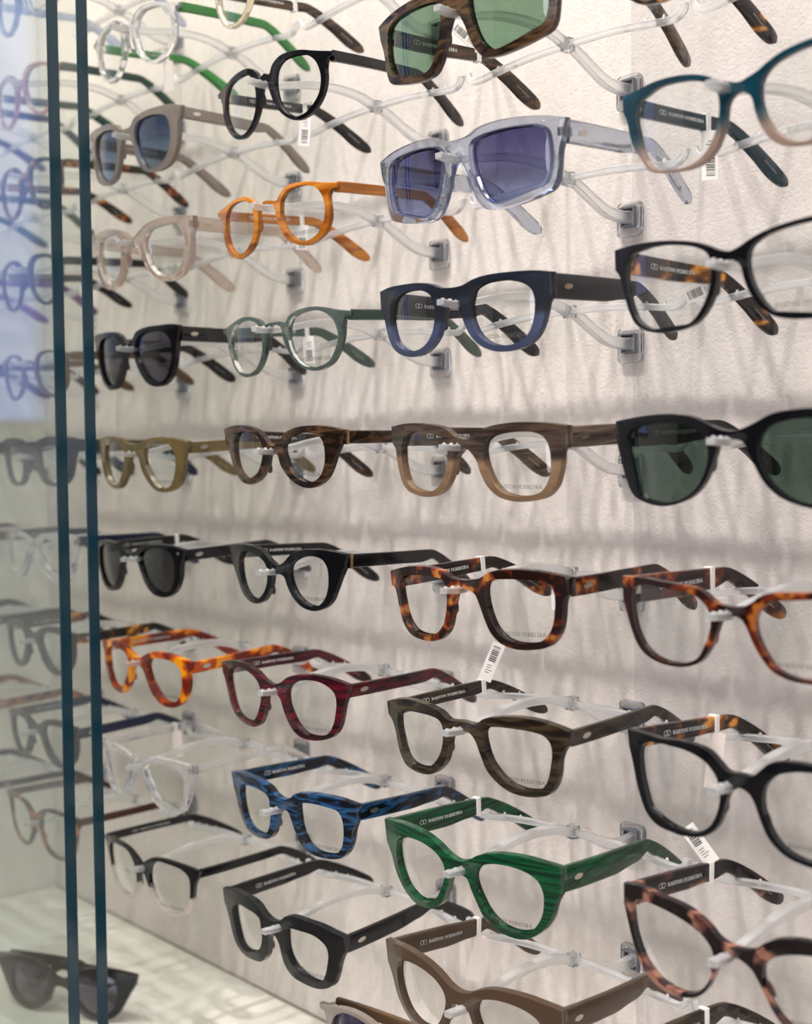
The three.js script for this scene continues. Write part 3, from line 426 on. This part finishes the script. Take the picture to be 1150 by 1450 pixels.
// flat print that follows the inner face of a temple
function templePrint(s0, s1, h, yOff, ph, sgn) {
  const g = new THREE.PlaneGeometry(1, 1, 12, 1), p = g.attributes.position;
  for (let i = 0; i < p.count; i++) { const s = s0 + (p.getX(i) + 0.5) * (s1 - s0), t = templeAt(s, h), n = yOff + p.getY(i) * ph, ss = s + n * t.ns; p.setXYZ(i, -sgn * (templeIn(ss) + THICK / 2 + 0.00012), t.y + n * t.ny, -ss); }
  return g;
}
const rivetGeo = (() => { const g = new THREE.CylinderGeometry(1, 1, 0.0006, 20).rotateZ(Math.PI / 2); return g.scale(1, 0.0015, 0.0034); })();
const dotGeo = new THREE.CylinderGeometry(0.0011, 0.0011, 0.0012, 12).rotateX(Math.PI / 2);
const bandMat = new THREE.MeshStandardMaterial({ color: 0xf1efea, roughness: 0.5 });
const pad = (() => { const g = new THREE.SphereGeometry(1, 14, 10); return g.scale(0.0012, 0.0052, 0.0022); })();

// where the nose side of the front runs at pad height
function noseX(O) { let best = 0.011, d = 1; for (const [x, y] of O.half.slice(O.half.length >> 1)) if (x < 0.02 && Math.abs(y + 0.012) < d) { d = Math.abs(y + 0.012); best = x; } return best; }
const templeSize = new Map();

// place(): a pair of spectacles from its outline, materials and seat
function spectacles(o) {
  const depth = o.depth ?? 0.0044, O = outline(o.shape), t = thing(o.sun ? 'sunglasses' : 'eyeglasses', o.label, o.sun ? 'sunglasses' : 'eyeglasses', o.group);
  t.position.set(...o.at); t.rotation.set(o.tilt ?? TILT, o.yaw ?? 0, o.roll ?? 0); if (o.scale) t.scale.setScalar(o.scale);
  const fm = A[o.front], tm = A[o.temple ?? o.front];
  part('frame_front', frontGeometry(o.shape, depth), fm, t, o.frontLabel);
  const lm = LENS[o.lens ?? 'demo'];
  for (const sgn of [1, -1]) {
    const lens = part('lens', lensGeometry(o.shape, depth, sgn), lm, t);
    if (sgn > 0 && !o.sun && o.print !== false) {
      const f = lensZ(o.shape, depth), g = new THREE.PlaneGeometry(0.029, 0.0025, 10, 1), p = g.attributes.position, low = Math.min(...O.lens.map((q) => q[1])), cx = f.cx + 0.001;
      for (let i = 0; i < p.count; i++) { const X = cx + p.getX(i), Y = low + 0.0062 + p.getY(i); p.setXYZ(i, X, Y, f.z(X, Y) + 0.00025); }
      part('lens_print', g, lensInk, lens, 'grey lettering on the demo lens');
    }
  }
  // temples
  const round = O.corner[1] - O.cornerLow[1] < 0.0045, h = o.h ?? (round ? 0.0068 : Math.min(0.0150, Math.max(0.0085, (O.corner[1] - O.cornerLow[1]) * 1.12)));
  const xh = O.halfW - THICK / 2 - 0.0004, yTop = o.hingeTop ?? (O.corner[1] - (round ? -0.0012 : 0.0004)), zh = wrapZ(xh) - depth + 0.0006;
  templeSize.set(t, h);
  for (const sgn of [1, -1]) {
    const tp = part('temple', templeGeometry(h, sgn), tm, t, o.temple && o.temple !== o.front ? o.templeLabel : undefined);
    tp.position.set(sgn * xh, yTop, zh);
    if (o.folded) { tp.rotation.set(0, sgn * 1.48, 0); tp.position.z -= sgn > 0 ? 0.001 : 0.007; tp.position.x -= sgn * 0.003; tp.scale.z = 0.84; }
    else {
      // rest on the crossbar
      const hy = o.at[1] + yTop * Math.cos(TILT) + sgn * xh * Math.sin(o.roll ?? 0), hz = o.at[2] + zh, s = hz - HUB_Z, under = templeTop(s) - templeHeight(s, h), want = ROW * o.row + BAR_TOP - 0.0026 - hy;
      const total = Math.max(-0.16, Math.min(0.06, Math.asin(Math.max(-0.5, Math.min(0.5, (want - under) / s)))));
      tp.rotation.x = total - (o.tilt ?? TILT);
    }
    part('hinge', box(-0.0012, 0.0012, -0.0042, 0, -0.0042, 0.0022).translate(-sgn * 0.0028, -h * 0.32, 0), metal, tp);
    if (o.rivet !== false) { const r = part('rivet', rivetGeo, metal, tp, 'oval silver rivet'); r.position.set(sgn * (THICK / 2 + 0.0001), -h * 0.5, -0.0105); r.rotation.x = 0.12; }
    if (o.collar) part('collar', box(-THICK / 2 - 0.0005, THICK / 2 + 0.0005, -h - 0.0004, 0.0004, -0.0028, -0.0008), gold, tp, 'gold collar');
    if (sgn < 0 && o.text !== false) { part('lettering', templePrint(0.022, 0.060, h, 0.0002, Math.min(0.0042, h * 0.42), sgn), templeInk, tp); part('lettering', templePrint(0.103, 0.117, h, 0, 0.0016, sgn), tipInk, tp); }
const np = part('nose_pad', pad, fm, t); np.position.set(sgn * (noseX(O) + 0.0018), -0.0110, -depth + 0.0002); np.rotation.set(0.22, sgn * 0.55, sgn * 0.30);
  }
  if (o.dots) for (const sgn of [1, -1]) { const d = part('stud', dotGeo, metal, t); d.scale.set(1.7, 0.9, 1); d.position.set(sgn * (O.halfW - 0.006), (O.corner[1] + O.cornerLow[1]) / 2, wrapZ(O.halfW - 0.006) - 0.0004); }
  return t;
}
// ---------------------------------------------------------------- price tags on the far temple
const tagFace = print(128, 256, (x, w, h) => {
  x.fillStyle = '#f4efe9'; x.fillRect(0, 0, w, h); x.fillStyle = '#1c1a1a'; const r = rng(5); let y = 24;
  while (y < 130) { const t = 2 + Math.floor(r() * 7); x.fillRect(24, y, 70, t); y += t + 3 + Math.floor(r() * 5); }
  x.fillStyle = '#5a5654'; for (let k = 0; k < 4; k++) x.fillRect(30, 150 + k * 16, 40 + r() * 30, 5);
});
const tagMats = { white: new THREE.MeshStandardMaterial({ map: tagFace, roughness: 0.55 }), pale: new THREE.MeshStandardMaterial({ color: 0xe9dcd4, roughness: 0.6 }) };
function tag(glasses, s, angle, label, o = {}) {
  scene.updateMatrixWorld(true);
  const tp = glasses.children.filter((c) => c.name === 'temple')[1], h = templeSize.get(glasses), p = tp.localToWorld(new THREE.Vector3(templeIn(s), templeTop(s) - templeHeight(s, h) / 2, -s)), H = templeHeight(s, h);
  const g = thing('price_tag', label, 'price tag'); g.position.copy(p); g.quaternion.copy(tp.getWorldQuaternion(new THREE.Quaternion()));
  const r = (a, b) => [[-a, -b], [a, -b], [a, b], [-a, b]].map(([x, y]) => new THREE.Vector2(x, y)), sh = new THREE.Shape(r(THICK / 2 + 0.0007, H / 2 + 0.0007)); sh.holes.push(new THREE.Path(r(THICK / 2 + 0.0001, H / 2 + 0.0001).reverse()));
  part('loop', new THREE.ExtrudeGeometry(sh, { depth: 0.0035, bevelEnabled: false }).translate(0, 0, -0.00175), bandMat, g);
  if (o.card !== false) {
    const L = o.length ?? 0.026, W = o.width ?? 0.0085, cg = new RoundedBoxGeometry(W, L, 0.0004, 1, 0.00018), uvFix = mapUV(cg.translate(0, L / 2, 0), (x, y) => [x / W + 0.5, y / L]);
    const c = part('card', uvFix, o.pale ? tagMats.pale : tagMats.white, g); c.rotation.order = 'YXZ'; c.rotation.set(o.lean ?? 0, o.turn ?? 0.75, angle); c.position.set(THICK / 2 + 0.001, Math.cos(angle) > 0 ? H / 2 : -H / 2, 0);
  }
  return g;
}

// ---------------------------------------------------------------- the wall of spectacles
// rows count up and down from the photographer's eye level, columns leave the near end of the wall
const seat = (col, row, dx = 0) => [-PITCH * col + dx, ROW * row + 0.0145, 0.158];
const G = {};
function put(key, o) {
  const s = SHAPES[o.shape], own = o.col === undefined;
  const col = own ? s.col : o.col, row = own ? s.row : o.row;
  G[key] = spectacles({ ...o, row, at: own ? s.at : seat(col, row, o.dx), roll: own ? s.roll : (o.roll ?? 0) });
}
const list = {
  // nearest column
  a3: { shape: 'ablack', col: -1, row: 3, front: 'tokyo', label: 'yellow-brown tortoiseshell eyeglasses above the teal ones' },
  a2: { shape: 'teal', front: 'tealFade', temple: 'teal', rivet: false, templeLabel: 'dark teal temple', label: 'teal eyeglasses fading to tan at the bottom of the rims' },
  a1: { shape: 'ablack', front: 'black', temple: 'tokyo', templeLabel: 'tortoiseshell temple', label: 'glossy black eyeglasses with tortoiseshell temples, just below the teal pair' },
  a0: { shape: 'asun', front: 'black', lens: 'deepGreen', sun: true, label: 'glossy black sunglasses with dark green lenses' },
  a_1: { shape: 'atort', front: 'tortRed', label: 'red-brown tortoiseshell eyeglasses just below the black green-lensed sunglasses' },
  a_2: { shape: 'ablack2', front: 'black', temple: 'tokyo', templeLabel: 'tortoiseshell temple', label: 'large black eyeglasses with tortoiseshell temples below the red-brown tortoiseshell pair' },
  a_3: { shape: 'abrown', front: 'pinkTort', label: 'pinkish brown tortoiseshell eyeglasses with wide sweeping rims' },
  a_4: { shape: 'atort', col: -1, row: -4, front: 'olive', label: 'dark olive eyeglasses below the pinkish tortoiseshell pair' },
  // second column
  b3: { shape: 'grey', col: 0, row: 3, dx: 0.001, front: 'horn', lens: 'green', sun: true, rivet: false, label: 'dark brown horn sunglasses with pale green lenses' },
  b2: { shape: 'grey', front: 'greyCrystal', lens: 'purple', sun: true, depth: 0.0056, h: 0.0125, label: 'clear grey crystal sunglasses with purple lenses' },
  b1: { shape: 'blue', front: 'navyBlue', temple: 'darkTemple', templeLabel: 'matte black temple', depth: 0.0050, label: 'navy eyeglasses turning lighter blue on the lower rims' },
  b0: { shape: 'tan', front: 'tanFade', temple: 'brownStripe', templeLabel: 'striped brown temple', depth: 0.0050, label: 'striped brown eyeglasses turning tan on the lower rims' },
  b_1: { shape: 'tortoise', front: 'tort', depth: 0.0050, label: 'red-brown tortoiseshell square eyeglasses below the brown and tan pair' },
  b_2: { shape: 'olive', front: 'olive', depth: 0.0052, label: 'dark olive-brown square eyeglasses with a barcode tag standing on the far temple' },
  b_3: { shape: 'green', front: 'green', depth: 0.0052, h: 0.0142, label: 'striped emerald green eyeglasses with large rims' },
  b_4: { shape: 'green', col: 0, row: -4, dx: -0.003, front: 'brown', depth: 0.0052, h: 0.0142, label: 'translucent taupe brown eyeglasses below the green pair' },
  // third column
  c4: { shape: 'sage', col: 1, row: 4, dx: -0.004, front: 'champagne', temple: 'horn', rivet: false, templeLabel: 'brown horn temple', label: 'round clear champagne eyeglasses with brown temples' },
  c3: { shape: 'roundblack', front: 'black', rivet: false, depth: 0.0036, label: 'round glossy black eyeglasses with thin rims' },
  c2: { shape: 'amber', front: 'amber', rivet: false, depth: 0.0036, label: 'round amber orange eyeglasses with thin rims' },
  c1: { shape: 'sage', front: 'sage', temple: 'sageSolid', rivet: false, depth: 0.0038, templeLabel: 'grey-green temple', label: 'round translucent grey-green eyeglasses' },
  c0: { shape: 'cateye', front: 'catHorn', collar: true, rivet: false, label: 'brown striped cat-eye eyeglasses with gold collars' },
  c_1: { shape: 'cateyeblack', front: 'black', collar: true, rivet: false, label: 'glossy black cat-eye eyeglasses with gold collars' },
  c_2: { shape: 'burgundy', front: 'burgundy', label: 'dark burgundy red eyeglasses between the black cat-eye and blue streaked pairs' },
  c_3: { shape: 'bluestripe', front: 'blueStripe', depth: 0.0052, label: 'black and blue streaked square eyeglasses' },
  c_4: { shape: 'blacksquare', front: 'satin', depth: 0.0055, label: 'satin black thick square eyeglasses below the blue streaked pair' },
  // fourth column
  d4: { shape: 'roundblack', col: 2, row: 4, dx: 0.002, front: 'crystal', temple: 'greenTemple', rivet: false, templeLabel: 'green temple', label: 'round clear crystal eyeglasses with green temples' },
  d3: { shape: 'taupe', front: 'taupe', lens: 'blue', sun: true, label: 'translucent taupe sunglasses with blue lenses' },
  d2: { shape: 'clearpink', front: 'pinkCrystal', depth: 0.005, label: 'clear pale pink eyeglasses below the taupe sunglasses' },
  d1: { seat: 'grey-lensed black sunglasses', shape: 'dsun', front: 'black', lens: 'grey', sun: true, label: 'black sunglasses with purplish grey lenses' },
  d0: { shape: 'dolive', front: 'dolive', depth: 0.0048, label: 'translucent olive-tan eyeglasses beside the brown cat-eye pair' },
  d_1: { seat: 'studded black sunglasses', shape: 'dsun2', front: 'black', lens: 'smoke', sun: true, dots: true, label: 'black sunglasses with smoky grey lenses and silver studs' },
  d_2: { shape: 'dorange', front: 'orangeTort', dots: true, label: 'bright orange tortoiseshell eyeglasses' },
  d_3: { shape: 'dcrystal', front: 'crystal', h: 0.0062, rivet: false, label: 'square clear crystal eyeglasses below the orange pair' },
  d_4: { shape: 'dhalf', front: 'halfClear', temple: 'black', h: 0.0066, rivet: false, depth: 0.0034, templeLabel: 'thin black temple', label: 'black browline eyeglasses with clear lower rims' },
  // fifth column, behind the glass doors
  e5: { shape: 'roundblack', col: 3, row: 5, front: 'paleBlue', rivet: false, label: 'pale blue-grey round eyeglasses behind the glass doors' },
  e4: { shape: 'roundblack', col: 3, row: 4, dx: -0.004, front: 'rose', temple: 'darkGreen', rivet: false, depth: 0.0034, templeLabel: 'dark green temple', label: 'clear rose round eyeglasses behind the glass doors' },
  e3: { shape: 'roundblack', col: 3, row: 3, front: 'tort', rivet: false, depth: 0.0034, label: 'round red-brown tortoiseshell eyeglasses behind the glass doors' },
  e2: { shape: 'roundblack', col: 3, row: 2, dx: -0.003, front: 'black', rivet: false, depth: 0.0032, label: 'round black eyeglasses behind the glass doors' },
  e1: { shape: 'amber', col: 3, row: 1, front: 'bronze', rivet: false, depth: 0.0030, label: 'thin round bronze eyeglasses behind the glass doors' },
  e0: { shape: 'bluestripe', col: 3, row: 0, front: 'navy', depth: 0.0045, label: 'square navy eyeglasses behind the glass doors' },
  e_1: { shape: 'dcrystal', col: 3, row: -1, front: 'crystal', temple: 'navy', rivet: false, templeLabel: 'dark temple', label: 'clear crystal eyeglasses with dark temples behind the glass doors' },
  e_2: { seat: 'grey pair with tortoiseshell temples behind the glass', shape: 'dorange', col: 3, row: -2, dx: -0.004, front: 'satin', temple: 'tokyo', templeLabel: 'tortoiseshell temple', label: 'dark grey eyeglasses with tortoiseshell temples behind the glass doors' },
  e_3: { seat: 'grey pair with navy temples behind the glass', shape: 'dorange', col: 3, row: -3, dx: -0.002, front: 'satin', temple: 'navy', templeLabel: 'navy temple', label: 'dark grey eyeglasses with navy temples behind the glass doors' },
  e_4: { shape: 'dhalf', col: 3, row: -4, dx: -0.006, front: 'thinTort', temple: 'redBrown', h: 0.0062, rivet: false, depth: 0.003, templeLabel: 'thin red-brown temple', label: 'thin brown tortoiseshell eyeglasses behind the glass doors' },
  // sixth column: only temples reach into the picture
  f4: { shape: 'roundblack', col: 4, row: 4, front: 'paleBlue', temple: 'navy', rivet: false, templeLabel: 'navy temple', label: 'pale blue eyeglasses with navy temples beside the case end panel' },
  f3: { shape: 'roundblack', col: 4, row: 3, front: 'darkGreen', rivet: false, label: 'dark green eyeglasses beside the case end panel' },
  f2: { shape: 'amber', col: 4, row: 2, front: 'purple', rivet: false, label: 'purple eyeglasses beside the case end panel' },
  f1: { shape: 'amber', col: 4, row: 1, front: 'redBrown', rivet: false, label: 'red-brown eyeglasses beside the case end panel' },
  f0: { shape: 'bluestripe', col: 4, row: 0, front: 'black', label: 'black square eyeglasses at eye level beside the case end panel' },
  f_1: { shape: 'dorange', col: 4, row: -1, front: 'burgundy', label: 'burgundy eyeglasses beside the case end panel' },
  f_2: { shape: 'dorange', col: 4, row: -2, front: 'black', label: 'black eyeglasses two rows below eye level beside the case end panel' },
  f_3: { shape: 'dorange', col: 4, row: -3, front: 'thinTort', label: 'brown tortoiseshell eyeglasses beside the case end panel' },
  f_4: { shape: 'dhalf', col: 4, row: -4, front: 'black', h: 0.0062, label: 'lowest black eyeglasses beside the case end panel' },
};
for (const k in list) put(k, list[k]);
for (const k in list) {
  const o = list[k], s = SHAPES[o.shape], col = o.col ?? s.col, row = o.row ?? s.row;
  bracket(col, row, 'clear plastic bracket carrying the ' + (o.seat ?? o.label.split(/ (with|below|above|turning|fading|behind|beside|just|two|between)/)[0] + (col >= 3 ? ' behind the glass' : '')));
}
// sunglasses standing folded on the base board, and a pair on a clear riser
spectacles({ shape: 'cateyeblack', row: 0, at: [-0.492, -0.467 + 0.0262, 0.160], tilt: 0.0, yaw: 0.45, scale: 1.12, front: 'black', lens: 'violet', sun: true, folded: true, rivet: false, text: false, label: 'folded black cat-eye sunglasses standing on the white base board' });
{
  const r = thing('display_riser', 'clear acrylic riser block under the round dark sunglasses', 'riser');
  r.position.set(-0.062, -0.467, 0.130); r.rotation.y = 0.12;
  part('block', new RoundedBoxGeometry(0.15, 0.077, 0.05, 3, 0.003).translate(0, 0.0385, 0), acrylicClear, r);
  spectacles({ shape: 'sage', row: 0, at: [-0.066, -0.390 + 0.0362, 0.148], tilt: 0.02, yaw: 0.12, scale: 1.12, front: 'taupe', temple: 'bronze', lens: 'violet', sun: true, folded: true, rivet: false, text: false, templeLabel: 'bronze temple', label: 'round sunglasses with thin taupe rims and dark lenses near the base board' });
}
// price tags
tag(G.c4, 0.066, 0.5, 'white barcode tag on the brown temple of the clear champagne eyeglasses', { turn: 1.0 });
tag(G.c3, 0.068, Math.PI - 0.12, 'pale tag hanging from the round black eyeglasses', { length: 0.024 });
tag(G.c2, 0.066, Math.PI - 0.1, 'small white tag hanging from the amber eyeglasses', { length: 0.018 });
tag(G.c1, 0.066, Math.PI, 'small white tag hanging from the grey-green round eyeglasses', { length: 0.020 });
tag(G.b3, 0.074, 0.9, 'white barcode tag on the brown horn sunglasses', { turn: 1.1, length: 0.022 });
tag(G.b2, 0.070, 0.6, 'white barcode tag seen through the purple sunglass lens', { turn: 0.7, length: 0.022 });
tag(G.b1, 0.066, 0, 'plain white loop around the black temple of the navy and blue eyeglasses', { card: false });
tag(G.b_1, 0.068, 0, 'plain white loop around the far temple of the square tortoiseshell eyeglasses', { card: false });
tag(G.b_2, 0.072, -0.45, 'white barcode tag standing up from the olive-brown eyeglasses', { turn: 0.8, length: 0.026 });
tag(G.b_3, 0.070, 0, 'plain white loop around the green temple', { card: false });
tag(G.b_4, 0.070, Math.PI - 0.12, 'long pale tag hanging from the taupe brown eyeglasses', { pale: true, length: 0.030 });
tag(G.a2, 0.060, Math.PI, 'pale tag hanging from the teal eyeglasses', { length: 0.026 });
tag(G.a1, 0.074, 2.0, 'pale barcode tag on the tortoiseshell temple of the glossy black eyeglasses', { length: 0.02, turn: 0.9 });
tag(G.a_1, 0.064, 0, 'plain white loop around the far temple of the red-brown tortoiseshell eyeglasses', { card: false });
tag(G.a_2, 0.064, Math.PI - 0.1, 'pale tag hanging from the tortoiseshell temple of the large black eyeglasses', { pale: true, length: 0.03 });
tag(G.a_3, 0.064, 0.65, 'white barcode tag standing up from the pinkish tortoiseshell eyeglasses', { turn: 0.75, length: 0.024 });
tag(G.a_4, 0.062, 0, 'plain white loop around the dark olive temple', { card: false });
tag(G.d4, 0.060, Math.PI, 'pale tag hanging from the clear crystal eyeglasses with green temples', { pale: true, length: 0.024 });
tag(G.d_3, 0.064, Math.PI, 'pale tag hanging from the square clear crystal eyeglasses', { pale: true, h: 0.0062, length: 0.022 });
tag(G.d_1, 0.070, 0, 'plain white loop around the far temple of the studded black sunglasses', { card: false });
renderer.render(scene, camera);
